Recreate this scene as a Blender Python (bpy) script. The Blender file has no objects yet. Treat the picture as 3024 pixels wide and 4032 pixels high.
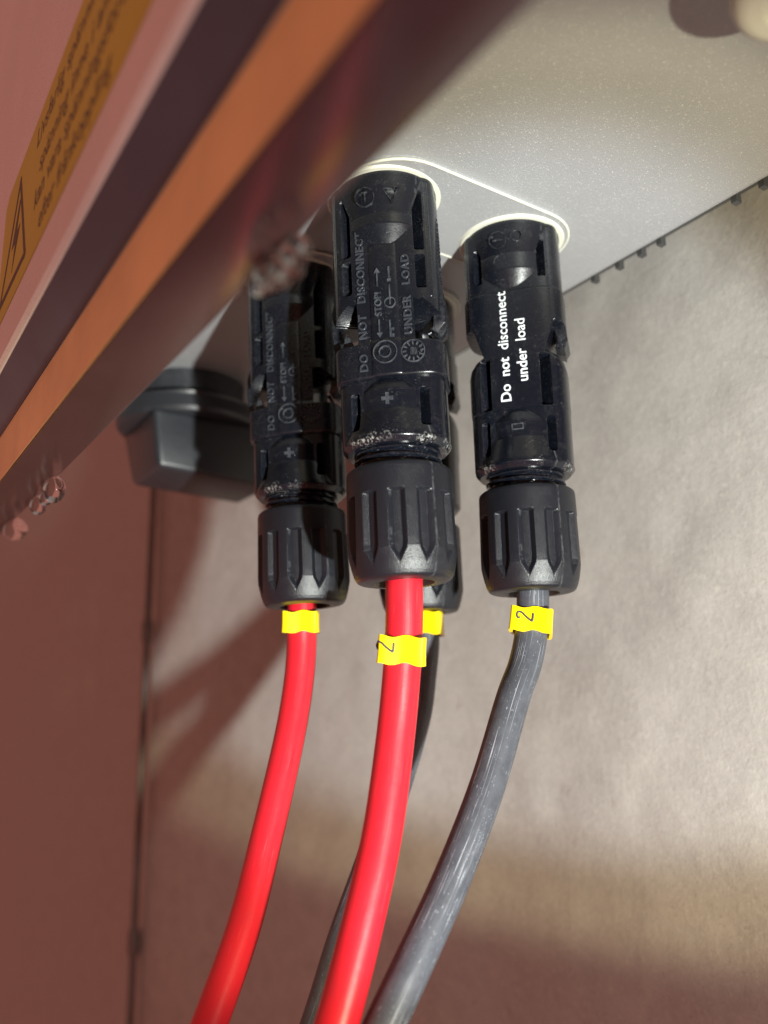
import bpy, bmesh, math, random
import numpy as np
from mathutils import Vector, Matrix
random.seed(7); rng = np.random.default_rng(7)
MM = 0.001
SC = bpy.context.scene
COL = SC.collection
# ------------------------------------------------------------------ camera
# world: +Y points at the wall, +X runs along it, Z up; units are real metres (helpers take millimetres)
RT = Vector((0.5522, 0.8334, -0.0202)); UP = Vector((0.2017, -0.1100, 0.9732))
RT.normalize(); UP = (UP - RT*UP.dot(RT)).normalized(); BK = RT.cross(UP)
camd = bpy.data.cameras.new('camera'); cam = bpy.data.objects.new('camera', camd); COL.objects.link(cam)
cam.matrix_world = Matrix(((RT.x, UP.x, BK.x, 0), (RT.y, UP.y, BK.y, 0), (RT.z, UP.z, BK.z, 0), (0, 0, 0, 1)))
camd.sensor_fit = 'VERTICAL'; camd.sensor_height = 36; camd.sensor_width = 27
camd.lens = 3288/4032*36
camd.clip_start = 0.004; camd.clip_end = 20
camd.dof.use_dof = True; camd.dof.focus_distance = 0.145; camd.dof.aperture_fstop = camd.lens/2.4
SC.camera = cam
# ------------------------------------------------------------------ light: dim warm surroundings + one hand torch
wd = bpy.data.worlds.new("World"); SC.world = wd; wd.use_nodes = True
bg = wd.node_tree.nodes['Background']; bg.inputs[0].default_value = (0.60, 0.225, 0.175, 1); bg.inputs[1].default_value = 0.68
LB, LR, LD = 90, 90, 60            # torch: behind, right of and below the lens, mm
FW = -BK
LPOS = (-FW*LB + RT*LR - UP*LD)*MM
AIM = Vector((-122, 114, 30))*MM
def spot(name, power, size, blend, col, rad):
    d = bpy.data.lights.new(name, 'SPOT'); d.energy = power; d.spot_size = math.radians(size); d.spot_blend = blend
    d.color = col; d.shadow_soft_size = rad
    o = bpy.data.objects.new(name, d); COL.objects.link(o); o.location = LPOS
    o.rotation_euler = (AIM-LPOS).to_track_quat('-Z', 'Y').to_euler(); return o
spot('torch_beam', 6.0, 36, 0.35, (0.80, 0.90, 1.0), 0.0038)
spot('torch_corona', 3.2, 43, 0.22, (1.0, 0.94, 0.58), 0.0038)
spot('torch_spill', .75, 74, 0.8, (1.0, 0.96, 0.88), 0.0038)
SC.view_settings.view_transform = 'Standard'; SC.view_settings.look = 'None'
SC.view_settings.exposure = 0; SC.view_settings.gamma = 1
SC.cycles.max_bounces = 8; SC.cycles.transmission_bounces = 8
# ------------------------------------------------------------------ helpers
def tag(o, label=None, cat=None, group=None, kind=None):
    if label: o['label'] = label
    if cat: o['category'] = cat
    if group: o['group'] = group
    if kind: o['kind'] = kind
    return o
def empty(name, loc=(0, 0, 0), rot=(0, 0, 0)):
    o = bpy.data.objects.new(name, None); COL.objects.link(o); o.empty_display_size = .005
    o.location = Vector(loc)*MM; o.rotation_euler = rot; return o
def link(name, me, mat, parent=None):
    o = bpy.data.objects.new(name, me); COL.objects.link(o)
    if mat: me.materials.append(mat)
    if parent: o.parent = parent
    return o
def finish(me, angle=35):
    me.polygons.foreach_set('use_smooth', [True]*len(me.polygons))
    me.set_sharp_from_angle(angle=math.radians(angle)); me.update()
def mesh_mm(name, verts, faces, angle=35, smooth=True):
    me = bpy.data.meshes.new(name)
    v = np.asarray(verts, float)*MM
    me.from_pydata(v.tolist(), [], faces if isinstance(faces, list) else faces.tolist()); me.validate()
    if smooth: finish(me, angle)
    return me
def from_bm(name, bm, angle=35):
    bmesh.ops.recalc_face_normals(bm, faces=bm.faces)
    me = bpy.data.meshes.new(name); bm.to_mesh(me); bm.free(); finish(me, angle); return me
def box_bm(bm, x0, x1, y0, y1, z0, z1, bev=0, seg=2):
    r = bmesh.ops.create_cube(bm, size=1)
    for v in r['verts']:
        v.co = Vector(((x0+x1)/2+v.co.x*(x1-x0), (y0+y1)/2+v.co.y*(y1-y0), (z0+z1)/2+v.co.z*(z1-z0)))*MM
    if bev:
        es = list({e for v in r['verts'] for e in v.link_edges})
        bmesh.ops.bevel(bm, geom=es, offset=bev*MM, segments=seg, affect='EDGES', profile=.5)
def lathe(name, prof, n=64, angle=35):
    """prof: list of (r, z) mm"""
    th = np.linspace(0, 2*np.pi, n, endpoint=False); V = []; F = []
    for r, z in prof:
        V += [(r*math.cos(t), r*math.sin(t), z) for t in th]
    for i in range(len(prof)-1):
        for j in range(n):
            k = (j+1) % n
            F.append((i*n+j, i*n+k, (i+1)*n+k, (i+1)*n+j))
    F.append(tuple(range(n))); F.append(tuple(range((len(prof)-1)*n, len(prof)*n))[::-1])
    me = mesh_mm(name, V, F, angle)
    bm = bmesh.new(); bm.from_mesh(me); bmesh.ops.recalc_face_normals(bm, faces=bm.faces); bm.to_mesh(me); bm.free(); finish(me, angle)
    return me
def prism(name, outline, z0, z1, bev=0, angle=35, seg=2):
    """outline (x,y) mm extruded along z"""
    bm = bmesh.new()
    vs = [bm.verts.new(Vector((x, y, z0))*MM) for x, y in outline]
    f = bm.faces.new(vs); r = bmesh.ops.extrude_face_region(bm, geom=[f])
    for v in r['geom']:
        if isinstance(v, bmesh.types.BMVert): v.co.z = z1*MM
    if bev:
        es = [e for e in bm.edges if all(abs(v.co.z-z1*MM) < 1e-9 for v in e.verts)] + [e for e in bm.edges if all(abs(v.co.z-z0*MM) < 1e-9 for v in e.verts)]
        bmesh.ops.bevel(bm, geom=es, offset=bev*MM, segments=seg, affect='EDGES', profile=.5)
    return from_bm(name, bm, angle)
# ------------------------------------------------------------------ materials
def newmat(name):
    m = bpy.data.materials.new(name); m.use_nodes = True
    nt = m.node_tree; return m, nt, nt.nodes['Principled BSDF']
def N(nt, t, **kw):
    n = nt.nodes.new(t)
    for k, v in kw.items(): setattr(n, k, v)
    return n
def coords(nt, sx=1000, sy=None, sz=None, uv=False):
    tc = N(nt, 'ShaderNodeTexCoord'); mp = N(nt, 'ShaderNodeMapping')
    mp.inputs['Scale'].default_value = (sx, sy or sx, sz or sx)
    nt.links.new(tc.outputs['UV' if uv else 'Object'], mp.inputs[0]); return mp.outputs[0]
def noise(nt, co, scale, detail=3, rough=.55):
    n = N(nt, 'ShaderNodeTexNoise'); n.inputs['Scale'].default_value = scale; n.inputs['Detail'].default_value = detail
    n.inputs['Roughness'].default_value = rough; nt.links.new(co, n.inputs['Vector']); return n.outputs[0]
def ramp(nt, fac, stops):
    r = N(nt, 'ShaderNodeValToRGB'); e = r.color_ramp.elements
    while len(e) < len(stops): e.new(.5)
    for i, (p, c) in enumerate(stops):
        e[i].position = p; e[i].color = (*(c if hasattr(c, '__len__') else (c, c, c)), 1)
    nt.links.new(fac, r.inputs[0]); return r.outputs[0]
def mix(nt, fac, a, b):
    m = N(nt, 'ShaderNodeMix', data_type='RGBA')
    for s, v in ((m.inputs[6], a), (m.inputs[7], b)):
        if isinstance(v, tuple): s.default_value = (*v, 1)
        else: nt.links.new(v, s)
    if isinstance(fac, float): m.inputs[0].default_value = fac
    else: nt.links.new(fac, m.inputs[0])
    return m.outputs[2]
def math_(nt, op, a, b=None):
    m = N(nt, 'ShaderNodeMath', operation=op)
    for s, v in ((m.inputs[0], a), (m.inputs[1], b)):
        if v is None: continue
        if isinstance(v, (int, float)): s.default_value = v
        else: nt.links.new(v, s)
    return m.outputs[0]
def bump(nt, h, dist, strength=1, nrm=None):
    b = N(nt, 'ShaderNodeBump'); b.inputs['Strength'].default_value = strength; b.inputs['Distance'].default_value = dist*MM
    nt.links.new(h, b.inputs['Height'])
    if nrm: nt.links.new(nrm, b.inputs['Normal'])
    return b.outputs[0]
def specks(nt, co, scale, size, keep):
    v = N(nt, 'ShaderNodeTexVoronoi'); v.inputs['Scale'].default_value = scale; nt.links.new(co, v.inputs['Vector'])
    d = math_(nt, 'LESS_THAN', v.outputs['Distance'], size)
    sx = N(nt, 'ShaderNodeSeparateColor'); nt.links.new(v.outputs['Color'], sx.inputs[0])
    k = math_(nt, 'GREATER_THAN', sx.outputs[0], 1-keep)
    return math_(nt, 'MULTIPLY', d, k)
def black_plastic(name, base, rough, dust=.25, tex=.02, patch=.5, grain=2.5, rimz=None):
    m, nt, b = newmat(name); co = coords(nt)
    s1 = ramp(nt, noise(nt, co, 2.6, 3, .7), [(.755-dust*.12, 0), (.80-dust*.12, 1)])
    s2 = ramp(nt, noise(nt, co, 7.0, 2, .5), [(.69, 0), (.74, 1)])
    msk = ramp(nt, noise(nt, co, .22, 3), [(patch-.08, 0), (patch+.18, 1)])
    dd = math_(nt, 'MAXIMUM', s1, math_(nt, 'MULTIPLY', s2, msk))
    if rimz is not None:      # pale grit that has settled round the edge of the plug
        sp = N(nt, 'ShaderNodeSeparateXYZ'); nt.links.new(co, sp.inputs[0])
        k = math_(nt, 'SUBTRACT', 1.0, math_(nt, 'MULTIPLY', math_(nt, 'ABSOLUTE', math_(nt, 'SUBTRACT', sp.outputs[2], rimz)), .42))
        g = ramp(nt, math_(nt, 'ADD', noise(nt, co, 1.9, 6, .75), math_(nt, 'MULTIPLY', math_(nt, 'MAXIMUM', k, 0), .16)), [(.655, 0), (.73, 1)])
        obi = N(nt, 'ShaderNodeTexCoord'); wn = N(nt, 'ShaderNodeTexNoise'); wn.inputs['Scale'].default_value = 170; wn.inputs['Detail'].default_value = 2
        wg = N(nt, 'ShaderNodeNewGeometry'); nt.links.new(wg.outputs['Position'], wn.inputs['Vector'])
        g = math_(nt, 'MULTIPLY', g, ramp(nt, wn.outputs[0], [(.50, 0), (.62, 1)]))
        dd = math_(nt, 'MAXIMUM', dd, math_(nt, 'MULTIPLY', g, math_(nt, 'GREATER_THAN', k, 0)))
    ge = N(nt, 'ShaderNodeNewGeometry')
    wear = ramp(nt, ge.outputs['Pointiness'], [(.535, 0), (.62, 1)])
    wear = math_(nt, 'MULTIPLY', wear, ramp(nt, noise(nt, co, .9, 4, .7), [(.4, 0), (.62, 1)]))
    film = math_(nt, 'MULTIPLY', ramp(nt, noise(nt, co, 1.1, 6, .7), [(.52, 0), (.75, 1)]), .05)
    film = math_(nt, 'MULTIPLY', film, msk)
    c = mix(nt, film, base, (.35, .34, .32)); c = mix(nt, math_(nt, 'MULTIPLY', wear, .13), c, (.30, .31, .33)); c = mix(nt, math_(nt, 'MULTIPLY', dd, .5), c, (.48, .47, .44))
    nt.links.new(c, b.inputs['Base Color']); b.inputs['Specular IOR Level'].default_value = .5
    r = math_(nt, 'ADD', math_(nt, 'MULTIPLY', noise(nt, co, .7, 4), .16), rough-.08)
    nt.links.new(r, b.inputs['Roughness'])
    nt.links.new(bump(nt, math_(nt, 'ADD', noise(nt, co, grain, 3, .7), math_(nt, 'MULTIPLY', dd, 1.5)), tex), b.inputs['Normal'])
    return m
M = {}
M['gloss'] = black_plastic('connector_black', (.004, .005, .0085), .27, .16, .018, .48)
M['plug'] = black_plastic('plug_black', (.0035, .0045, .008), .22, .26, .012, .44, 2.5, 42.6-92)
M['nutm'] = black_plastic('nut_black', (.006, .007, .0105), .36, .02, .06, .62, 5)
M['lettering'] = black_plastic('lettering_black', (.024, .027, .035), .22, .2, .01, .5)  # base lifted above the body black to paint in highlights on moulded letters
M['switch'] = black_plastic('switch_black', (.019, .021, .026), .36, .05, .03, .7)
def simple(name, c, rough=.5, metal=0, bmp=None, var=0):
    m, nt, b = newmat(name); b.inputs['Base Color'].default_value = (*c, 1); b.inputs['Roughness'].default_value = rough; b.inputs['Metallic'].default_value = metal
    co = coords(nt)
    if var:
        f = ramp(nt, noise(nt, co, .05, 5, .65), [(.3, 0), (.7, 1)])
        nt.links.new(mix(nt, f, tuple(x*(1-var) for x in c), tuple(min(1, x*(1+var)) for x in c)), b.inputs['Base Color'])
    if bmp: nt.links.new(bump(nt, noise(nt, co, bmp[0], 4, .6), bmp[1]), b.inputs['Normal'])
    return m
def powder(name, c, spark=.5, rough=.4, metal=.35):
    m, nt, b = newmat(name); co = coords(nt)
    b.inputs['Metallic'].default_value = metal
    var = ramp(nt, noise(nt, co, .03, 4, .6), [(.3, 0), (.7, 1)])
    vc = mix(nt, var, tuple(x*.94 for x in c), tuple(x*1.05 for x in c))
    v = N(nt, 'ShaderNodeTexVoronoi'); v.inputs['Scale'].default_value = 6.5; nt.links.new(co, v.inputs['Vector'])
    sc = N(nt, 'ShaderNodeSeparateColor'); nt.links.new(v.outputs['Color'], sc.inputs[0])
    flake = math_(nt, 'GREATER_THAN', sc.outputs[1], .975)
    nt.links.new(mix(nt, flake, vc, (.5, .5, .48)), b.inputs['Base Color'])
    r = math_(nt, 'SUBTRACT', rough, math_(nt, 'MULTIPLY', flake, rough-.16)); nt.links.new(r, b.inputs['Roughness'])
    h = math_(nt, 'ADD', noise(nt, co, 2.2, 3, .6), math_(nt, 'MULTIPLY', sc.outputs[0], .5))
    nt.links.new(bump(nt, h, .035*spark), b.inputs['Normal'])
    b.inputs['Metallic'].default_value = metal
    return m
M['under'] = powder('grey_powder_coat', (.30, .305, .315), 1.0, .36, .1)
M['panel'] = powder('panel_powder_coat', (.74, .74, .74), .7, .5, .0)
M['seal'] = simple('seal_cream', (.55, .55, .47), .45, 0, (1.2, .02))
M['orange'] = simple('trim_orange', (.90, .66, .30), .40, 0, (.8, .02), .16)  # orange tint set in the strip's base colour, varied at random
M['maroon'] = simple('lip_reflect_tint', (.095, .055, .066), .20, .25, (1.5, .012), .12)  # dark glossy paint; maroon tint in its colour imitates red cable reflections
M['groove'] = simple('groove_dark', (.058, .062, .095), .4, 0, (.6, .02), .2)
M['white'] = simple('ivory_plastic', (.5, .51, .44), .4, 0, (.8, .02))
M['ink'] = simple('black_ink', (.02, .013, .01), .5)
M['tink'] = simple('print_grey', (.045, .045, .05), .4)
M['yellow'] = simple('tag_yellow', (.86, .62, .002), .33, 0, (.5, .03))
M['label'] = simple('label_amber', (.50, .47, .002), .38, 0, (.6, .01), .05)
M['label'].node_tree.nodes['Principled BSDF'].inputs['Specular IOR Level'].default_value = .15
M['wtext'] = simple('white_print', (.62, .65, .68), .45, 0, (2, .01), .12)
M['rod'] = simple('rod_grey', (.14, .125, .115), .5, .2, (.4, .05), .2)
M['fin'] = simple('fin_dark', (.06, .06, .06), .5, .3)
def cablemat(name, c, rough, scratch):
    m, nt, b = newmat(name); co = coords(nt)
    uv = coords(nt, 1, 1, 1, True)
    # u: mm around, v: mm along
    def st(sx, sy, sc, det=4):
        mp = N(nt, 'ShaderNodeMapping'); mp.inputs['Scale'].default_value = (sx, sy, 1); nt.links.new(uv, mp.inputs[0]); return noise(nt, mp.outputs[0], sc, det, .6)
    fine = st(1, .05, 3.2, 5)
    base = c
    if scratch:
        s1 = ramp(nt, st(3.4, .035, 1.6, 2), [(.60, 0), (.66, 1)])
        msk = ramp(nt, st(.5, .08, 1.0, 3), [(.42, 0), (.62, 1)])
        s2 = specks(nt, co, 2.2, .16, .30)
        # short oblique nicks
        mp = N(nt, 'ShaderNodeMapping'); mp.inputs['Rotation'].default_value = (0, 0, .9); mp.inputs['Scale'].default_value = (4.5, .5, 1); nt.links.new(uv, mp.inputs[0])
        nk = ramp(nt, noise(nt, mp.outputs[0], 1.5, 2, .5), [(.70, 0), (.74, 1)])
        f = math_(nt, 'MAXIMUM', math_(nt, 'MULTIPLY', s1, msk), math_(nt, 'MAXIMUM', nk, math_(nt, 'MULTIPLY', s2, .5)))
        film = ramp(nt, noise(nt, co, .35, 5, .7), [(.35, 0), (.7, 1)])
        base = mix(nt, math_(nt, 'MULTIPLY', film, .2), c, (.16, .17, .20))
        base = mix(nt, math_(nt, 'MULTIPLY', f, .6), base, (.55, .57, .62))
    else:
        f = ramp(nt, st(2.0, .08, 1.4, 3), [(.63, 0), (.75, 1)])
        base = mix(nt, math_(nt, 'MULTIPLY', f, .12), c, (.9, .35, .35))
        base = mix(nt, ramp(nt, noise(nt, co, .22, 4, .6), [(.35, 0), (.7, .35)]), base, (.42, .02, .03))
    if isinstance(base, tuple): b.inputs['Base Color'].default_value = (*base, 1)
    else: nt.links.new(base, b.inputs['Base Color'])
    nt.links.new(math_(nt, 'ADD', math_(nt, 'MULTIPLY', fine, .2), rough-.1), b.inputs['Roughness'])
    nt.links.new(bump(nt, math_(nt, 'ADD', fine, math_(nt, 'MULTIPLY', noise(nt, co, .8, 3), .6)), .05 if scratch else .025), b.inputs['Normal'])
    return m
M['redc'] = cablemat('cable_red', (.58, .011, .022), .33, False)
M['blkc'] = cablemat('cable_black', (.045, .048, .058), .40, True)
m, nt, b = newmat('water'); b.inputs['Transmission Weight'].default_value = 1; b.inputs['IOR'].default_value = 1.33; b.inputs['Roughness'].default_value = 0.0
M['water'] = m
m, nt, b = newmat('stucco'); co = coords(nt)
f1 = noise(nt, co, .16, 6, .62); f2 = noise(nt, co, .6, 5, .6)
c = mix(nt, ramp(nt, f1, [(.30, 0), (.70, 1)]), (.325, .307, .288), (.385, .366, .342))
c = mix(nt, ramp(nt, f2, [(.52, 0), (.74, 1)]), c, (.40, .385, .355))
c = mix(nt, math_(nt, 'MULTIPLY', ramp(nt, noise(nt, co, .11, 4, .7), [(.62, 0), (.74, 1)]), .4), c, (.22, .185, .15))
f3 = noise(nt, co, 1.3, 4, .65)
c = mix(nt, math_(nt, 'MULTIPLY', ramp(nt, f3, [(.58, 0), (.68, 1)]), .35), c, (.20, .17, .14)); c = mix(nt, math_(nt, 'MULTIPLY', ramp(nt, f3, [(.30, 1), (.42, 0)]), .35), c, (.50, .48, .44))
nt.links.new(c, b.inputs['Base Color']); b.inputs['Roughness'].default_value = .9
nt.links.new(bump(nt, math_(nt, 'ADD', f1, math_(nt, 'ADD', math_(nt, 'MULTIPLY', f2, .5), math_(nt, 'MULTIPLY', f3, .35))), 0.34, .6), b.inputs['Normal'])
M['stucco'] = m
# ------------------------------------------------------------------ wall
nx, nz = 240, 160
xs = np.concatenate([np.linspace(-1900, -420, 60), np.linspace(-410, -352.6, 8), np.linspace(-352, 120, 190)])
zs = np.linspace(-420, 420, 170)
X, Z = np.meshgrid(xs, zs)
def vnoise(x, y, s, seed):
    r = np.random.default_rng(seed); g = r.random((256, 256)); x = x/s; y = y/s
    xi = np.floor(x).astype(int); yi = np.floor(y).astype(int); fx = x-xi; fy = y-yi; fx = fx*fx*(3-2*fx); fy = fy*fy*(3-2*fy)
    a = g[xi % 256, yi % 256]; b_ = g[(xi+1) % 256, yi % 256]; c_ = g[xi % 256, (yi+1) % 256]; d = g[(xi+1) % 256, (yi+1) % 256]
    return (a*(1-fx)+b_*fx)*(1-fy)+(c_*(1-fx)+d*fx)*fy
Y = 160 - np.log1p(np.exp(np.clip((-X-190)/14, -30, 30)))*14*math.tan(math.radians(15)) + .6*(vnoise(X, Z, 9, 1)-.5) + 1.2*(vnoise(X, Z, 23, 2)-.5)
Y = np.where(X < -352.3, 172 + .6*(vnoise(X, Z, 30, 5)-.5), Y)      # the wall steps back beyond the rod
V = np.stack([X, Y, Z], -1).reshape(-1, 3); nxx = len(xs)
F = [(i*nxx+j, i*nxx+j+1, (i+1)*nxx+j+1, (i+1)*nxx+j) for i in range(len(zs)-1) for j in range(nxx-1)]
wall = link('wall', mesh_mm('wall', V, F, 80), M['stucco']); tag(wall, kind='structure')
# thin grey rod fixed to the wall, with a collar joint
rod = empty('wall_rod', (-350, 113, -300)); tag(rod, 'thin grey vertical rod with collar joints on the shaded wall far left', 'rod')
o = link('shaft', lathe('rod_shaft', [(1.5, 0), (1.5, 600)], 20), M['rod'], rod)
for zz in (328, 208): link('collar', lathe('rod_collar', [(1.5, zz), (2.3, zz+2), (2.3, zz+9), (1.5, zz+11)], 20), M['rod'], rod)
# ------------------------------------------------------------------ inverter housing
ZP = 92.0
inv = empty('inverter', (-40, 80, 92)); tag(inv, 'grey powder coated inverter housing seen from below, with warning label on its front', 'inverter')
inv_off = Vector((-40, 80, 92))*MM
def inv_part(name, me, mat, par=None):
    o = link(name, me, mat, par or inv)
    if par is None: o.location = -inv_off
    return o
# underside: profile in (Y, z), extruded along X, rear edge rounded
def extr_x(name, prof, x0, x1, nseg=1, closed=True, angle=35):
    V = []; F = []; n = len(prof); xs_ = np.linspace(x0, x1, nseg+1)
    for x in xs_: V += [(x, y, z) for y, z in prof]
    for i in range(nseg):
        for j in range(n if closed else n-1):
            k = (j+1) % n; F.append((i*n+j, i*n+k, (i+1)*n+k, (i+1)*n+j))
    if closed: F.append(tuple(range(n))[::-1]); F.append(tuple(range(nseg*n, nseg*n+n)))
    me = mesh_mm(name, V, F, angle)
    bm = bmesh.new(); bm.from_mesh(me); bmesh.ops.recalc_face_normals(bm, faces=bm.faces); bm.to_mesh(me); bm.free(); finish(me, angle); return me
arc = [(131.5+3*math.sin(a), ZP+3-3*math.cos(a)) for a in np.linspace(0, math.pi/2, 7)]
prof = [(24, ZP)] + arc + [(134.5, 175), (24, 175)]
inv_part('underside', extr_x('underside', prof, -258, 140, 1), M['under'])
# front face and its folded lower edge
def strip(name, pts, mat, th=1.2, x0=-258, x1=140, bev=.0):
    pts = np.array(pts, float); d = pts[-1]-pts[0]
    return inv_part(name, extr_x(name, [tuple(p) for p in pts], x0, x1, 1), mat)
ang = lambda r0, deg: math.tan(math.radians(deg))*r0
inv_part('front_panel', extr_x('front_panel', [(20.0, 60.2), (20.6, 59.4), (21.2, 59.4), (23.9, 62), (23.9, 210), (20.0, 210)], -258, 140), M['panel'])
inv_part('dark_groove', extr_x('dark_groove', [(20.9, 59.3), (24.8, 54.6), (25.4, 55.5), (23.9, 61.9), (21.3, 59.35)], -258, 140), M['groove'])  # sloping band of dark plastic between panel and trim
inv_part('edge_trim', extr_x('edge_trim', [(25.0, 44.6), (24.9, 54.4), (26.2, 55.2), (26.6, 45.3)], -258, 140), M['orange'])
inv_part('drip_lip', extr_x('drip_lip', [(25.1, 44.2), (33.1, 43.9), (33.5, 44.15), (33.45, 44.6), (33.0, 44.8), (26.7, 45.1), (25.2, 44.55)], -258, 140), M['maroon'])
# sealing plates with raised rims under each pair of sockets
def stadium(cx, y0, y1, r, n=20):
    P = [(cx+r*math.sin(a), y1+r*math.cos(a)) for a in np.linspace(math.pi/2, -math.pi/2, n)]
    P += [(cx-r*math.cos(a), y0-r*math.sin(a)) for a in np.linspace(0, math.pi, n)]
    return P
def tube(path, rad, n=12, closed=False, uv=False, name='tube', capped=True):
    P = [Vector(p) for p in path]; m = len(P); V = []; F = []
    T = []
    for i in range(m):
        a = P[(i-1) % m] if (closed or i > 0) else P[i]; c_ = P[(i+1) % m] if (closed or i < m-1) else P[i]
        T.append((c_-a).normalized())
    ref = Vector((0, 0, 1)) if abs(T[0].z) < .9 else Vector((0, 1, 0))
    nrm = (ref - T[0]*ref.dot(T[0])).normalized(); Ns = [nrm]
    for i in range(1, m):
        nrm = (nrm - T[i]*nrm.dot(T[i])).normalized(); Ns.append(nrm)
    R = rad if hasattr(rad, '__len__') else [rad]*m
    L = [0]
    for i in range(1, m): L.append(L[-1]+(P[i]-P[i-1]).length)
    for i in range(m):
        B = T[i].cross(Ns[i])
        for k in range(n):
            a = 2*math.pi*k/n; V.append(tuple(P[i]+(Ns[i]*math.cos(a)+B*math.sin(a))*R[i]))
    mm = m if closed else m-1; UVs = []
    for i in range(mm):
        j = (i+1) % m
        for k in range(n):
            l = (k+1) % n; F.append((i*n+k, i*n+l, j*n+l, j*n+k))
            u0, u1 = k/n*2*math.pi*R[i], (k+1)/n*2*math.pi*R[i]
            UVs += [(u0, L[i]), (u1, L[i]), (u1, L[j] if j else L[i]+1), (u0, L[j] if j else L[i]+1)]
    if not closed and capped:
        F.append(tuple(range(n))[::-1]); F.append(tuple(range((m-1)*n, m*n))); UVs += [(0, 0)]*(2*n)
    me = bpy.data.meshes.new(name); me.from_pydata((np.array(V)*MM).tolist(), [], F); 
    if uv:
        ul = me.uv_layers.new(name='UVMap'); ul.data.foreach_set('uv', np.array(UVs, float).ravel())
    finish(me, 60); return me
for cx in (-111.3, -146.3):
    pl = inv_part('socket_plate', prism('socket_plate', stadium(cx, 78.8, 107.0, 11.3), ZP-.7, ZP+.5, .3), M['under'])
    rim = link('plate_rim', tube([(x, y, ZP-.6) for x, y in stadium(cx, 78.8, 107.0, 11.2)], .28, 10, True, name='plate_rim'), M['seal'], pl)
# heat sink fins whose lower corners show behind the rear edge
fx = [-73.9, -79.6, -97.0, -102.0, -108, -115]
for x in fx:
    inv_part('heat_sink_fin', prism('heat_sink_fin', [(x-.6, 134.6), (x+.6, 134.6), (x+.6, 136.2), (x-.6, 136.2)], 92.1, 170), M['fin'])
inv_part('rear_shell', prism('rear_shell', [(-258, 143.2), (-258, 145), (140, 145), (140, 143.2)], 100, 170), M['fin'])
# warning label on the front panel
YL = 19.86
lab = inv_part('warning_label', prism('warning_label', [(-157.5, 68.2), (-156.6, 93.6), (-154, 95.2), (-18, 95.2), (-16, 93.6), (-16, 70), (-17.5, 68.2)], 0, .1), M['label'])
lab.rotation_euler = (math.pi/2, 0, 0); lab.location = Vector((0, 19.98, 0))*MM - inv_off
def text_mesh(s, size, ext=.1, off=0, spacing=1.0, name='lettering', align='LEFT', bev=0, shear=0):
    c = bpy.data.curves.new(name, 'FONT'); c.body = s; c.size = size; c.extrude = ext; c.offset = off; c.space_character = spacing
    c.align_x = align; c.align_y = 'CENTER'; c.resolution_u = 3; c.bevel_depth = bev; c.shear = shear
    o = bpy.data.objects.new(name, c); COL.objects.link(o); bpy.context.view_layer.update()
    me = bpy.data.meshes.new_from_object(o.evaluated_get(bpy.context.evaluated_depsgraph_get()))
    bpy.data.objects.remove(o); bpy.data.curves.remove(c)
    me.transform(Matrix.Scale(MM, 4)); me.name = name; return me
def lab_text(s, x, z, size, sx=1.0):
    me = text_mesh(s, size, .02, .03); me.transform(Matrix.Scale(sx, 4, (1, 0, 0)))
    o = link('lettering', me, M['ink'], lab); o.location = Vector((x, z, .1))*MM; return o
lab_text('Livsfarlig spänning', -128.5, 90.6, 5.2, 1.02)
lab_text('spänning inne i anläggningen', -124.5, 84.0, 5.2, 1.02)
lab_text('kan vara spänningsförande', -126.5, 78.3, 5.2, 1.02)
lab_text('efter frånkoppling', -121.5, 72.4, 5.2, 1.02)
def poly_lines(pts, w, closed=True):
    bm = bmesh.new(); n = len(pts)
    for i in range(n if closed else n-1):
        a = Vector(pts[i]).to_3d(); b_ = Vector(pts[(i+1) % n]).to_3d(); d = (b_-a).normalized(); p = Vector((-d.y, d.x, 0))*w/2
        q = [a-p-d*w/2, b_-p+d*w/2, b_+p+d*w/2, a+p-d*w/2]
        dz = .03+.004*i
        lo = [bm.verts.new(Vector((v.x, v.y, 0))*MM) for v in q]; hi = [bm.verts.new(Vector((v.x, v.y, dz))*MM) for v in q]
        bm.faces.new(hi); bm.faces.new(lo[::-1])
        for k in range(4): bm.faces.new((lo[k], lo[(k+1) % 4], hi[(k+1) % 4], hi[k]))
    return from_bm('lines', bm)
o = link('warning_triangle', poly_lines([(-153.5, 72), (-131.5, 72), (-142, 91.3)], 1.3), M['ink'], lab); o.location = Vector((0, 0, .1))*MM
bolt = [(-141, 87), (-145.5, 79.5), (-142.4, 79.5), (-143.5, 74.2), (-138.6, 81.3), (-141.6, 81.3), (-139.8, 87)]
o = link('warning_bolt', prism('warning_bolt', bolt, .1, .14), M['ink'], lab)
# ivory gland at the right, set in a round recess, its cable dropping outside the picture
gl = empty('cable_gland', (-39.8, 87.5, ZP)); tag(gl, 'ivory plastic cable gland on the grey underside in the top right corner', 'cable gland')
link('gland_body', lathe('gland_body', [(8.1, -.3), (8.1, -9.6), (7.8, -10.9), (7.0, -11.7), (6.0, -12), (4.6, -12.1), (4.4, -11.4)], 64), M['white'], gl)
link('collar', lathe('gland_collar', [(9.4, .1), (9.7, -.35), (9.4, -.6), (8.2, -.6)], 64), M['fin'], gl)
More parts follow.
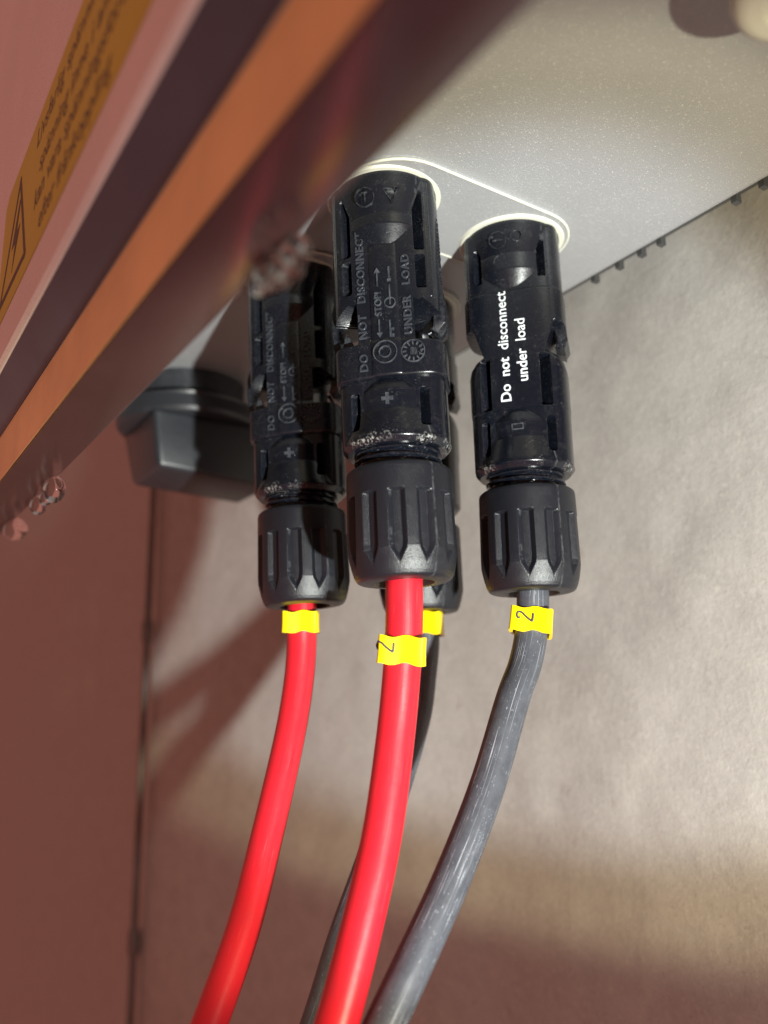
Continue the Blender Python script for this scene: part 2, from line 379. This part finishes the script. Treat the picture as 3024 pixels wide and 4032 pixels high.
# ------------------------------------------------------------------ rotary switch behind the left connector
sw = empty('rotary_switch', (-221, 81, ZP)); tag(sw, 'black rotary isolator switch hanging left of the left connector, half in shadow', 'switch')
link('switch_base', lathe('switch_base', [(15.5, 0), (15.5, -5.6), (15, -6.3), (12, -6.6)], 72), M['switch'], sw)
link('switch_skirt', lathe('switch_skirt', [(12, -6.6), (12, -8.0), (20, -8.2), (19.6, -9), (20.4, -12.6), (19.8, -13.6), (17, -14)], 72), M['switch'], sw)
def taper_block(name, X0, X1, Y0, Y1, x0, x1, y0, y1, zt, zb, bev):
    bm = bmesh.new(); t = [bm.verts.new(Vector(p)*MM) for p in ((X0, Y0, zt), (X1, Y0, zt), (X1, Y1, zt), (X0, Y1, zt))]
    q = [bm.verts.new(Vector(p)*MM) for p in ((x0, y0, zb), (x1, y0, zb), (x1, y1, zb-1.5), (x0, y1, zb-1.5))]
    bm.faces.new(t); bm.faces.new(q[::-1])
    for k in range(4): bm.faces.new((t[k], q[k], q[(k+1) % 4], t[(k+1) % 4]))
    bmesh.ops.bevel(bm, geom=[e for e in bm.edges], offset=bev*MM, segments=4, affect='EDGES', profile=.5)
    return from_bm(name, bm, 40)
link('switch_handle', taper_block('switch_handle', -12, 15, -15.5, 22, -9, 13.5, -13, 20, -13.4, -29.0, 1.5), M['switch'], sw)
# ------------------------------------------------------------------ connectors
def theta_grid():
    f = np.radians(np.linspace(-112, 112, 330)); g = np.radians(np.linspace(112, 248, 62))[1:-1]
    return np.concatenate([f, g])
def sstep(x, a, b_):
    t = np.clip((x-a)/(b_-a), 0, 1); return t*t*(3-2*t)
def lin(z, pts):
    p = sorted(pts); return np.interp(z, [q[0] for q in p], [q[1] for q in p])
def sup(th, A, B, p):
    return ((np.abs(np.cos(th))/A)**p + (np.abs(np.sin(th))/B)**p)**(-1/p)
def slot(r, th, b, z, b0, b1, z0, z1, depth, extra=None, cr=.5):
    cx, hx, cz, hz = (b0+b1)/2, (b1-b0)/2, (z0+z1)/2, (z1-z0)/2
    dx = np.abs(b-cx)-(hx-cr); dz = np.abs(z-cz)-(hz-cr)
    d = np.sqrt(np.maximum(dx, 0)**2+np.maximum(dz, 0)**2)+np.minimum(np.maximum(dx, dz), 0)-cr
    ins = np.clip(-d/.10, 0, 1)*(np.cos(th) > 0.2)
    if extra is not None: ins = ins*extra
    return r - depth*ins
def surf(name, rfun, z0, z1, step=.13, capb=None):
    th = theta_grid(); n = len(th); zz = np.linspace(z0, z1, int(abs(z1-z0)/step)+1)
    T, Zg = np.meshgrid(th, zz); R = rfun(T, Zg)
    V = np.stack([R*np.cos(T), R*np.sin(T), Zg-ZP], -1).reshape(-1, 3)
    m = len(zz); i, j = np.meshgrid(np.arange(m-1), np.arange(n), indexing='ij'); k = (j+1) % n
    F = np.stack([i*n+j, (i+1)*n+j, (i+1)*n+k, i*n+k], -1).reshape(-1, 4)
    me = bpy.data.meshes.new(name); V = V*MM
    nv, nf = len(V), len(F)
    me.vertices.add(nv); me.vertices.foreach_set('co', V.ravel())
    caps = [list(range(n)), list(range((m-1)*n, m*n))[::-1]]
    if capb is False: caps = caps[:1]
    nl = nf*4+len(caps)*n; me.loops.add(nl); me.polygons.add(nf+len(caps))
    lv = np.concatenate([F.ravel()]+[np.array(c_) for c_ in caps])
    me.loops.foreach_set('vertex_index', lv)
    me.polygons.foreach_set('loop_start', np.concatenate([np.arange(nf)*4, [nf*4, nf*4+n][:len(caps)]]))
    me.update(calc_edges=True); me.validate()
    finish(me, 38); return me
def flatb(r, th): return r*np.sin(th)
# ---- type A (plus): long moulded receptacle
def rA(th, z):
    A, B = 6.65, 9.35
    box = sup(th, A, B, 4.2); a = box*np.cos(th); b = box*np.sin(th)
    # raised half round channel down the middle
    ch = (np.abs(b) < 2.35)*(np.cos(th) > 0)*sstep(78.4-z, 0, .3)
    h = .42*np.sqrt(np.clip(1-(b/2.4)**2, 0, 1))+.12
    box = box + ch*h
    rev = lin(z, [(92.6, 9.55), (90.6, 9.5), (83.6, 8.15), (83.4, 8.42), (81.5, 8.45), (78.0, 6.75), (77.9, 4), (50, 4)])
    r = np.maximum(box, rev)
    bb = r*np.sin(th)
    ex = (np.abs(bb) > 5.25+np.maximum(z-83.4, 0)*.34).astype(float)
    for s in (1, -1):
        r = slot(r, th, s*bb, z, 5.55, 7.25, 76.7, 88.2, 3.2, ex); r = slot(r, th, s*bb, z, 5.6, 7.3, 69.5, 75.8, 3.2)
    # ridge just outside the slots
    fr = np.cos(th) > 0.1
    r = r + .22*np.exp(-((np.abs(bb)-8.05)/.22)**2)*fr*(z > 68)*(z < 90)
    # oval knurled thumb pads on both sides
    arc_ = (np.abs(th)-np.radians(84))*9.3
    d = (arc_/2.6)**2+((z-77)/8.2)**2
    pad = (d < 1); r = r - pad*(.30+.16*np.sin(z*2*np.pi/.62+arc_*1.2)) + .2*np.exp(-((d-1)/.10)**2)
    # side openings under the latch
    sd = (np.abs(np.sin(th)) > .60)
    top = 67.6-np.maximum(np.abs(r*np.sin(th))-6.4, 0)*.8
    hole = sd*(z < top)*(z > 60)
    r = np.where(hole, np.minimum(r, 4.3/np.maximum(np.abs(np.sin(th)), .6)*.9), r)
    # sleeve end: flares slightly, step at its edge
    r = r + .28*sstep(60.6-z, 0, .8) - .2*sstep(54.1-z, 0, .25)
    return r
def plug_common(th, z, A, B, topz):
    box = sup(th, A, B, 3.6)
    rev = lin(z, [(70, 3), (53.9, 3), (53.85, 6.45), (51.35, 7.72), (51.3, 7.62), (47.95, 7.62), (47.9, 7.78), (43.6, 9.15), (42.9, 9.3), (42.7, 9.2), (41.9, 8.5), (41.8, 7.1), (38, 7.1)])
    box = np.where(z < 42.95, 3, box)
    r = np.maximum(box, rev)
    bb = r*np.sin(th)
    for s in (1, -1): r = slot(r, th, s*bb, z, 5.1, 6.6, 44.8, 51.6, 2.6, cr=.6)
    # thread
    t = (z < 41.7)
    ph = z*2*np.pi/1.25 + th
    r = np.where(t, 7.05+.42*np.clip(np.sin(ph)*1.6, -1, 1), r)
    return r
def rPA(th, z): return plug_common(th, z, 6.35, 9.1, 53.9)
# ---- type B (minus): short receptacle, sleeve with white print, long plug
def rB(th, z):
    box = sup(th, 6.75, 9.3, 4.0)
    rev = lin(z, [(92.6, 9.6), (90.4, 9.5), (84.8, 8.3), (84.7, 8.5), (81.4, 8.5), (78.0, 6.75), (77.9, 4), (50, 4)])
    r = np.maximum(box, rev); bb = r*np.sin(th)
    ex = (np.abs(bb) > 5.0+np.maximum(z-84.2, 0)*.34).astype(float)
    for s in (1, -1): r = slot(r, th, s*bb, z, 5.35, 6.85, 79.8, 87.4, 3.2, ex)
    fr = np.cos(th) > 0.1
    r = r + .2*np.exp(-((np.abs(bb)-7.75)/.22)**2)*fr*(z < 90)
    return r
def rS(th, z):
    box = sup(th, 7.15, 9.6, 4.0)
    r = box - .45*sstep(z, 77.2, 77.75)
    bb = r*np.sin(th)
    # side notches, the body necks in above the plug
    sd = np.abs(np.sin(th)) > .62
    lim = lin(z, [(78, 12), (70.6, 12), (70.5, 7.6), (64, 5.6)])
    r = np.where(sd, np.minimum(r, lim/np.maximum(np.abs(np.sin(th)), .6)), r)
    r = r + .2*np.exp(-((np.abs(bb)-7.9)/.22)**2)*(np.cos(th) > .1)*(z > 70.6)
    return r
def rPB(th, z):
    A = 7.0
    B = lin(z, [(65.2, 6.2), (64.9, 7.0), (64.2, 8.1), (63, 8.95), (61.5, 9.3), (54.5, 9.3), (53.4, 9.2), (42, 9.15)])
    Af = np.where(z > 53.6, A, 6.5)
    box = ((np.abs(np.cos(th))/Af)**3.6 + (np.abs(np.sin(th))/B)**3.6)**(-1/3.6)
    rev = lin(z, [(70, 3), (53.9, 3), (53.6, 6.5), (51.05, 7.72), (51.0, 7.62), (47.95, 7.62), (47.9, 7.78), (43.6, 9.15), (42.9, 9.3), (42.7, 9.2), (41.9, 8.5), (41.8, 7.1), (38, 7.1)])
    box = np.where(z < 42.95, 3, box); r = np.maximum(box, rev); bb = r*np.sin(th)
    for s in (1, -1):
        r = slot(r, th, s*bb, z, 4.6, 6.6, 53.7, 64.0, 2.8, cr=.4); r = slot(r, th, s*bb, z, 5.3, 6.8, 45.0, 51.7, 2.6, cr=.6)
    r = np.where(z < 41.7, 7.05+.42*np.clip(np.sin(z*2*np.pi/1.25+th)*1.6, -1, 1), r)
    return r
def rNut(th, z):
    r = lin(z, [(38.8, 8.5), (38.5, 8.85), (38.0, 8.95), (26, 9.15), (24.6, 9.12), (22.3, 8.62), (21.1, 8.25), (20.5, 7.95), (20.2, 7.65), (20.05, 7.2), (19.9, 5.0)])
    ph = ((th-np.radians(4)+np.pi/12) % (np.pi/6))-np.pi/12
    w = lin(z, [(35, .160), (25.4, .162), (24.4, .145), (22.2, .02), (21.4, 0)])
    ins = np.clip((w-np.abs(ph))/.085, 0, 1)*np.clip((34.1-z)/.3, 0, 1)*(z > 21.5)
    ref = lin(z, [(40, 8.15), (26, 8.30), (22.0, 8.35), (20, 8.0)])
    return np.where(ins > 0, r+(np.minimum(ref, r)-r)*ins, r)
me_rA = surf('receptacle_plus', rA, 92.4, 53.75); me_pA = surf('plug_plus', rPA, 54.6, 38.0)
me_rB = surf('receptacle_minus', rB, 92.4, 77.3); me_sB = surf('sleeve_minus', rS, 77.7, 64.0); me_pB = surf('plug_minus', rPB, 65.2, 38.0)
me_nut = surf('gland_nut', rNut, 38.8, 19.9, .12, False)
me_hole = tube([(0, 0, z_-ZP) for z_ in (19.9, 20.2, 24, 30)], [5.0, 4.75, 4.6, 3.6], 48, name='nut_bore', capped=False)
me_ring = lathe('seal_ring', [(9.6, .3), (10.6, .3), (10.75, -.5), (10.3, -1.1), (9.7, -1.1)], 72)
def fr_text(s, size, bpos, zpos, a, ext=.12, off=0, spacing=1.0, align='LEFT', bev=0):
    """text running up the connector, flat on its front at distance a from the axis"""
    me = text_mesh(s, size, ext, off, spacing, align=align, bev=bev)
    me.transform(Matrix(((0, 0, 1, a*MM), (0, -1, 0, bpos*MM), (1, 0, 0, (zpos-ZP)*MM), (0, 0, 0, 1))))
    return me
def fr_shape(pts, a0, a1):
    bm = bmesh.new(); lo = [bm.verts.new(Vector((a0, b_, z-ZP))*MM) for b_, z in pts]; hi = [bm.verts.new(Vector((a1, b_, z-ZP))*MM) for b_, z in pts]
    bm.faces.new(hi); bm.faces.new(lo[::-1]); n = len(pts)
    for k in range(n): bm.faces.new((lo[k], lo[(k+1) % n], hi[(k+1) % n], hi[k]))
    return from_bm('mark', bm)
def fr_ring(cb, cz, r, t, a0, a1, n=32):
    bm = bmesh.new(); R = [[], [], [], []]
    for k in range(n):
        c_, s_ = math.cos(2*math.pi*k/n), math.sin(2*math.pi*k/n)
        for i, (rr, aa) in enumerate(((r-t, a0), (r-t, a1), (r, a1), (r, a0))):
            R[i].append(bm.verts.new(Vector((aa, cb+rr*c_, cz-ZP+rr*s_))*MM))
    for k in range(n):
        l = (k+1) % n
        for i in range(4): j = (i+1) % 4; bm.faces.new((R[i][k], R[i][l], R[j][l], R[j][k]))
    return from_bm('mark_ring', bm)
def join(name, meshes):
    bm = bmesh.new()
    for m_ in meshes: bm.from_mesh(m_)
    me = bpy.data.meshes.new(name); bm.to_mesh(me); bm.free(); return me
af = 6.66
me_lA = join('lettering_plus', [
    fr_text('DO', 1.95, -3.9, 54.9, af+.28, .24, .0, 1.13, bev=.05), fr_text('NOT   DISCONNECT', 1.95, -3.9, 60.9, af, .24, .0, 1.13, bev=.05), fr_text('UNDER   LOAD', 1.95, 3.9, 61.0, af, .24, .0, 1.13, bev=.05),
    fr_text('STOP!', 1.7, -1.0, 64.6, 7.16, .26, .02)])
arrow = lambda b_, z0, z1: [(b_-.12, z0), (b_+.12, z0), (b_+.12, z1-(.9 if z1 > z0 else -.9)), (b_+.5, z1-(.9 if z1 > z0 else -.9)), (b_, z1), (b_-.5, z1-(.9 if z1 > z0 else -.9)), (b_-.12, z1-(.9 if z1 > z0 else -.9))]
me_mA = join('marks_plus', [fr_shape(arrow(-1.0, 70.2, 73.6), 6.9, 7.48), fr_shape(arrow(-1.0, 64.0, 60.6), 6.9, 7.48),
    fr_shape([(.9, 71.5), (1.2, 71.5), (1.2, 73.6), (.9, 73.6)], 6.9, 7.42), fr_shape([(.7, 70.9), (1.4, 70.9), (1.4, 71.3), (.7, 71.3)], 6.9, 7.42),
    fr_shape([(.92, 66.6), (1.16, 66.6), (1.16, 70.2), (.92, 70.2)], 6.9, 7.42), fr_ring(1.0, 66.9, 1.0, .18, 6.8, 7.42, 20),
    fr_shape([(.7, 60.6), (1.5, 60.6), (1.5, 61.1), (1.1, 61.1), (1.1, 61.8), (1.5, 61.8), (1.5, 62.2), (.95, 62.2), (.95, 63.6), (.7, 63.6)], 6.9, 7.42),
    fr_ring(-.2, 57.9, 2.05, .16, 6.7, 7.72, 36), fr_ring(-.2, 57.9, 1.05, .16, 6.7, 7.76, 28)])
# date wheel: ring of short strokes
dm = [fr_ring(4.45, 57.8, 2.0, .12, 6.6, 7.2, 36)]
for k in range(12):
    a = 2*math.pi*k/12; c_, s_ = math.cos(a), math.sin(a)
    dm.append(fr_shape([(4.45+1.15*c_-.1*s_, 57.8+1.15*s_+.1*c_), (4.45+1.8*c_-.16*s_, 57.8+1.8*s_+.16*c_), (4.45+1.8*c_+.1*s_, 57.8+1.8*s_-.1*c_), (4.45+1.15*c_+.12*s_, 57.8+1.15*s_-.12*c_)], 6.6, 7.15))
for k in range(5):
    dm.append(fr_shape([(4.0+.25*k, 57.2), (4.1+.25*k, 57.2), (4.2+.2*k, 58.5-.1*k), (4.05+.2*k, 58.4)], 6.6, 7.12))
me_dA = join('date_wheel', dm)
me_plus = join('plus_mark', [fr_shape([(-.3, 49.0), (.3, 49.0), (.3, 49.7), (1.0, 49.7), (1.0, 50.3), (.3, 50.3), (.3, 51.0), (-.3, 51.0), (-.3, 50.3), (-1.0, 50.3), (-1.0, 49.7), (-.3, 49.7)][::-1], 7.2, 7.9)])
me_plus.transform(Matrix.Translation(Vector((0, -.2, -.4))*MM))
me_min = join('minus_mark', [fr_shape([(-1.0, 49.2), (1.0, 49.2), (1.0, 49.4), (-1.0, 49.4)], 7.2, 7.78), fr_shape([(-1.0, 50.2), (1.0, 50.2), (1.0, 50.4), (-1.0, 50.4)], 7.2, 7.78),
    fr_shape([(-1.1, 49.2), (-.9, 49.2), (-.9, 50.4), (-1.1, 50.4)], 7.2, 7.76), fr_shape([(.9, 49.2), (1.1, 49.2), (1.1, 50.4), (.9, 50.4)], 7.2, 7.76)])
# embossed symbols on the top cone (ring with T, inverted triangle with a bar)
def cone_tilt(me, zc, ac):
    me.transform(Matrix.Translation(Vector((0, 0, (ZP-zc)))*MM)); me.transform(Matrix.Rotation(math.radians(10.8), 4, 'Y')); 
    me.transform(Matrix.Translation(Vector((ac, 0, zc-ZP))*MM)); return me
def sym():
    zc = 86.6
    L = [fr_ring(-2.3, zc, 1.75, .15, -.5, .12, 30), fr_shape([(-2.9, zc+.7), (-1.7, zc+.7), (-1.7, zc+.9), (-2.9, zc+.9)], -.5, .12), fr_shape([(-2.4, zc-.9), (-2.15, zc-.9), (-2.15, zc+.7), (-2.4, zc+.7)], -.5, .12)]
    T = [(1.0, zc+1.1), (3.8, zc+1.1), (2.4, zc-1.4)]
    for i in range(3):
        p, q = Vector(T[i]), Vector(T[(i+1) % 3]); d = (q-p).normalized()*.08; n_ = Vector((-d.y, d.x))
        L.append(fr_shape([tuple(p-n_), tuple(q-n_), tuple(q+n_), tuple(p+n_)], -.5, .03+.02*i))
    L.append(fr_shape([(1.6, zc+.45), (3.2, zc+.45), (3.2, zc+.7), (1.6, zc+.7)], -.5, .12))
    return cone_tilt(join('symbols', L), zc, 8.78)
me_sym = sym()
def symB():
    zc = 87.4
    L = [fr_ring(-1.6, zc, 1.7, .15, -.5, .14, 30), fr_shape([(-2.6, zc-.2), (-.6, zc-.2), (-.6, zc+.1), (-2.6, zc+.1)], -.5, .12), fr_ring(-1.5, zc-4.2, 1.2, .3, -1.2, .10, 24), fr_ring(2.0, zc+.3, 1.1, .12, -.5, .10, 20)]
    return cone_tilt(join('symbols', L), zc, 8.85)
me_symB = symB()
me_prB = join('white_print', [fr_text('Do  not  disconnect', 2.75, -1.75, 54.9, 7.10, .10, .022, 1.0), fr_text('under  load', 2.75, 1.55, 58.6, 7.10, .10, .022, 1.0)])
# latch arms beside the body: swept flat bars in the (b, z) plane
def arm(path, wid, th_):
    """path [(b,z)], bar wid deep along a, th_ thick"""
    V = []; F = []; n = len(path)
    for i, (b_, z) in enumerate(path):
        p0 = path[max(i-1, 0)]; p1 = path[min(i+1, n-1)]; d = Vector((p1[0]-p0[0], p1[1]-p0[1])).normalized(); nn = Vector((-d.y, d.x))*(th_[i] if hasattr(th_, '__len__') else th_)/2
        w_ = wid[i] if hasattr(wid, '__len__') else wid
        for sa, sn in ((-1, -1), (1, -1), (1, 1), (-1, 1)):
            V.append((sa*w_/2, b_+sn*nn.x, z+sn*nn.y-ZP))
    for i in range(n-1):
        for k in range(4): l = (k+1) % 4; F.append((i*4+k, i*4+l, (i+1)*4+l, (i+1)*4+k))
    F.append((0, 1, 2, 3)); F.append(tuple(range((n-1)*4, n*4))[::-1])
    me = mesh_mm('arm', V, F, 30)
    bm = bmesh.new(); bm.from_mesh(me); bmesh.ops.bevel(bm, geom=list(bm.edges), offset=.18*MM, segments=2, affect='EDGES'); 
    return from_bm('arm', bm, 40)
me_armL = arm([(-8.6, 71), (-9.5, 68), (-9.7, 64.5), (-9.35, 61.5), (-8.7, 58.6)], [5, 6, 6, 6, 5], [1.6, 1.3, 1.1, 1.0, 1.0])
me_head = arm([(8.0, 71.5), (8.7, 69), (9.1, 66.5), (8.9, 64.4), (7.8, 63.0)], [6, 7, 7.4, 7, 5], [2.6, 2.6, 2.4, 2.2, 1.2])
me_fing = arm([(7.0, 62.9), (8.0, 60.9), (8.9, 58.9)], [4, 5, 5.5], [.35, .6, .9])
me_tooth = fr_shape([(-8.3, 59.6), (-6.2, 59.6), (-6.3, 61.8), (-7.2, 63.4)], 1.5, 4.5)
me_tabB = arm([(7.4, 71.4), (8.6, 70), (8.9, 67.2), (8.3, 65.9)], [6, 7, 7, 6], [2.6, 2.2, 2.0, 1.6])
def fix(me, mat):
    me.materials.clear(); me.materials.append(mat)
    if not me.polygons[0].use_smooth: finish(me, 35)
def build_connector(kind, xy, az, label, lean=(0, 0)):
    root = empty('solar_connector', (xy[0], xy[1], ZP), (0, 0, math.radians(az)))
    if lean != (0, 0):
        root.rotation_euler = (Matrix.Rotation(math.radians(az), 3, 'Z') @ Matrix.Rotation(math.radians(lean[0]), 3, 'X') @ Matrix.Rotation(math.radians(lean[1]), 3, 'Y')).to_euler()
    tag(root, label, 'connector', 'solar cable connectors under the inverter')
    P = ([('receptacle', me_rA, 'gloss'), ('plug', me_pA, 'plug'), ('lettering', me_lA, 'lettering'), ('moulded_marks', me_mA, 'lettering'), ('date_wheel', me_dA, 'lettering'), ('plus_mark', me_plus, 'lettering'), ('symbols', me_sym, 'gloss'),
         ('latch_arm', me_armL, 'gloss'), ('latch_arm', me_head, 'gloss'), ('latch_finger', me_fing, 'plug'), ('latch_tooth', me_tooth, 'plug')] if kind == 'A' else
         [('receptacle', me_rB, 'gloss'), ('sleeve', me_sB, 'gloss'), ('plug', me_pB, 'plug'), ('white_print', me_prB, 'wtext'), ('minus_mark', me_min, 'lettering'), ('symbols', me_symB, 'gloss'), ('latch_arm', me_tabB, 'gloss')])
    P += [('gland_nut', me_nut, 'nutm'), ('seal_ring', me_ring, 'seal')]
    for nm, me, mt in P:
        if not me.materials: fix(me, M[mt])
        o = bpy.data.objects.new(nm, me); COL.objects.link(o); o.parent = root
        if nm == 'gland_nut': 
            h = bpy.data.objects.new('bore', me_hole); COL.objects.link(h); h.parent = o
            if not me_hole.materials: me_hole.materials.append(M['ink'])
    return root
build_connector('A', (-113.2, 77.3), -43, 'black connector in the centre, moulded DO NOT DISCONNECT lettering, on the fully seen red cable', (1.5, 0))
build_connector('B', (-112.0, 107.4), -50, 'black connector on the right with white printed Do not disconnect under load')
build_connector('A', (-148.2, 76.9), -43, 'black connector on the left half hidden in shadow, on the left red cable', (2.0, 0))
build_connector('B', (-146.6, 107.5), -48, 'black connector mostly hidden behind the centre one')
# ------------------------------------------------------------------ cables
def spline(pts, n=10):
    P = [Vector(p) for p in pts]; P = [P[0]*2-P[1]]+P+[P[-1]*2-P[-2]]; out = []
    for i in range(1, len(P)-2):
        for k in range(n):
            t = k/n; a, b_, c_, d = P[i-1], P[i], P[i+1], P[i+2]
            out.append(.5*((2*b_)+(c_-a)*t+(2*a-5*b_+4*c_-d)*t*t+(3*b_-a-3*c_+d)*t*t*t))
    out.append(P[-2]); return out
def cable(pts, mat, label, r=2.95):
    me = tube(spline(pts, 14), r, 40, uv=True, name='cable')
    o = link('cable', me, mat); tag(o, label, 'cable', 'solar cables hanging from the connectors'); return o
PR = [(-147.6, 78.6, 30), (-147.9, 78.8, 19.4), (-148.2, 78.9, 12), (-148.0, 78.0, 4), (-147.2, 75.6, -6), (-145.2, 70.5, -21.5), (-142.4, 64.9, -35.6), (-140.0, 58.0, -48.8), (-137, 49, -65)]
PC = [(-112.2, 78.8, 30), (-112.3, 78.9, 20.3), (-112.8, 79.0, 13.0), (-113.5, 78.7, 5), (-114.0, 77.5, -5.1), (-113.6, 74.5, -18.6), (-112.9, 70.2, -30.9), (-112.2, 65.4, -42.7), (-111.5, 59, -57)]
PB = [(-111.9, 107.4, 30), (-111.8, 107.3, 20.2), (-112, 106.6, 13.3), (-111.9, 104.4, 7), (-111.4, 100.6, 1.0), (-111.3, 93.8, -13.0), (-110.9, 85.4, -26.2), (-110.3, 76.6, -37.6), (-110.0, 71.9, -43.6), (-109, 62, -56)]
PK = [(-146.4, 107.5, 30), (-146, 107.4, 20.7), (-145.6, 107.6, 14.5), (-145.7, 106.6, 7.1), (-145.7, 104.6, -2.2), (-145.7, 99.1, -15.5), (-146.0, 92.7, -29.2), (-145.6, 86.3, -41.6), (-144.7, 80.3, -54.2), (-143, 72, -68)]
cable(PR, M['redc'], 'red cable hanging from the left connector, running to the lower left')
cable(PC, M['redc'], 'red cable in the middle, hanging from the centre connector in front of the others', 3.1)
cable(PB, M['blkc'], 'scratched black cable curving down from the right connector')
cable(PK, M['blkc'], 'black cable mostly hidden behind the middle red cable')
# yellow clip-on markers
def marker(loc, axis, az, label, digit=None, dshift=0, sc=1):
    root = empty('cable_marker', loc); root.scale = (1.02 if sc == 1 else 1.0, sc, sc); tag(root, label, 'cable marker', 'yellow cable markers clipped on the cables')
    # local frame: x = facing, y = right, z = up along the cable
    zax = Vector(axis).normalized(); x = Vector((math.cos(math.radians(az)), math.sin(math.radians(az)), 0)); x = (x-zax*x.dot(zax)).normalized(); y = zax.cross(x)
    root.rotation_euler = Matrix((x, y, zax)).transposed().to_euler()
    # outline of the wrap in (x, y)
    out = []; inn = []
    prof = [(-3.1, -3.55), (-1.2, -3.95), (1.4, -4.1), (3.1, -3.95), (3.5, -3.2), (3.42, -1.6), (3.3, 0), (3.42, 1.5), (3.55, 3.0), (3.3, 3.85), (2.0, 4.1), (-.8, 3.9), (-3.1, 3.4), (-3.6, 1.4), (-3.65, -1.4)]
    sp = spline([(a, b_, 0) for a, b_ in prof+[prof[0]]], 5)[:-1]; n = len(sp)
    nz = 8; V = []; F = []
    c0 = Vector((0, 0, 0))
    for lay in (0, 1):
        for i in range(nz+1):
            t = i/nz
            for k, p in enumerate(sp):
                y_ = p.y; wob = .22*math.sin(y_*1.35+.5)-.012*y_*y_*(1-t)+.02*y_
                flare = 1+.03*(1-t)**3*abs(y_)/4
                q = p*flare if lay == 0 else p*flare*(1-.6/p.length)
                V.append((q.x, q.y, -2.3+4.6*t+wob))
    A_ = (nz+1)*n
    for i in range(nz):
        for k in range(n):
            l = (k+1) % n
            F.append((i*n+k, i*n+l, (i+1)*n+l, (i+1)*n+k)); F.append((A_+i*n+l, A_+i*n+k, A_+(i+1)*n+k, A_+(i+1)*n+l))
    for k in range(n):
        l = (k+1) % n
        F.append((k, A_+k, A_+l, l)); F.append((nz*n+k, nz*n+l, A_+nz*n+l, A_+nz*n+k))
    link('band', mesh_mm('marker_band', V, F, 50), M['yellow'], root)
    if digit:
        # a turned 2: hand drawn stroke swept as a thin raised line
        pts = [(.95, .5), (1.0, 1.0), (.6, 1.35), (.1, 1.2), (-.35, .6), (-.8, -.35), (-1.0, -.9), (.1, -1.0)]
        pts = [(-1.45, -.05), (-1.9, -.1), (-2.1, .45), (-1.85, 1.0), (-1.2, .95), (-.3, .2), (.75, -.5), (.95, -.35), (1.0, .95)]
        pts2 = []
        for k_ in range(len(pts)-1):
            if k_ >= 6: pass
        sp2 = spline([(3.5, a+dshift, b_+.15) for a, b_ in pts], 6); arr = []
        for p in sp2:
            y_ = p.y
            # follow the front of the band
            xx = np.interp(y_, [-4.3, -3.95, -3.2, -1.6, 0, 1.5, 3.0], [1.4, 3.1, 3.5, 3.42, 3.3, 3.42, 3.55])
            arr.append((xx+.0, y_, p.z))
        link('digit', tube(arr, .22, 8, name='digit'), M['tink'], root)
    return root
def tangent(P, z):
    S = spline(P, 14); i = min(range(len(S)-1), key=lambda k: abs(S[k].z-z)); return S[i], (S[max(i-3, 0)]-S[min(i+3, len(S)-1)]).normalized()
p, t = tangent(PC, 8.9); marker(p, t, -40, 'yellow marker on the middle red cable, its digit 2 turned partly out of sight', True, -2.3, .94)
p, t = tangent(PB, 14.6); marker(p, t, -48, 'yellow marker with a full black digit 2 on the right black cable', True, -.6, .92)
p, t = tangent(PR, 17.3); marker(p, t, -36, 'blank yellow marker on the left red cable, right under its connector', sc=.87)
p, t = tangent(PK, 17.3); marker(p, (0, 0, 1), -50, 'yellow marker partly hidden behind the middle red cable')
# ------------------------------------------------------------------ water drops on the lip
def drop(loc, r, h, label, sx=1.0):
    r *= 1.75; h *= 1.75; loc = (loc[0], loc[1]+.2, loc[2]-.9)
    bm = bmesh.new(); bmesh.ops.create_icosphere(bm, subdivisions=3, radius=1)
    for v in bm.verts:
        z = v.co.z; k = 1-.28*max(z, 0)**1.2
        v.co = Vector((v.co.x*r*k*sx, v.co.y*r*k, z*h))*MM
    me = from_bm('water_drop', bm, 180); o = link('water_drop', me, M['water']); o.location = Vector(loc)*MM
    tag(o, label, 'water drop'); return o
gA = ['drop nearest the centre connector, clinging to the cover edge', 'fat drop second from the centre connector on the cover edge', 'wide drop in the middle of the cluster on the cover edge', 'long drop low in the cluster on the cover edge', 'smallest drop at the lower left end of the cluster on the cover edge', 'drop above the wide one, on the underside of the lip', 'little drop above the long one, on the underside of the lip']
for i, (x, y, z, r, h, sx) in enumerate([(-63.6, 33.0, 43.2, .75, 1.0, 1.4), (-65.6, 33.2, 42.7, .9, 1.1, 1.3), (-67.6, 33.2, 42.8, .9, .9, 1.5), (-69.8, 33.1, 43.1, .7, .8, 1.6), (-71.6, 33.2, 43.3, .55, .6, 1.7), (-66.8, 32.0, 43.0, .7, .7, 1.2), (-68.9, 32.2, 43.2, .6, .6, 1.2)]):
    o = drop((x, y, z), r, h, gA[i], sx); o['group'] = 'water drops clinging to the cover edge'
gB = ['big pale water drop hanging at the far left end of the cover edge', 'smallest drop in the row at the far left end of the cover edge', 'medium drop left of the smallest one on the far left of the cover edge', 'outermost pale drop of the row, at the left border of the picture']
for i, (x, y, z, r, h, sx) in enumerate( [(-163, 33.2, 43.0, 1.2, 1.6, 1.6), (-171, 33.4, 43.2, .8, 1.0, 1.6), (-178, 33.4, 43.1, 1.0, 1.2, 1.5), (-204, 33.8, 43.0, 1.5, 1.5, 1.9)]):
    o = drop((x, y, z), r, h, gB[i], sx); o['group'] = 'water drops hanging at the far end of the cover edge'
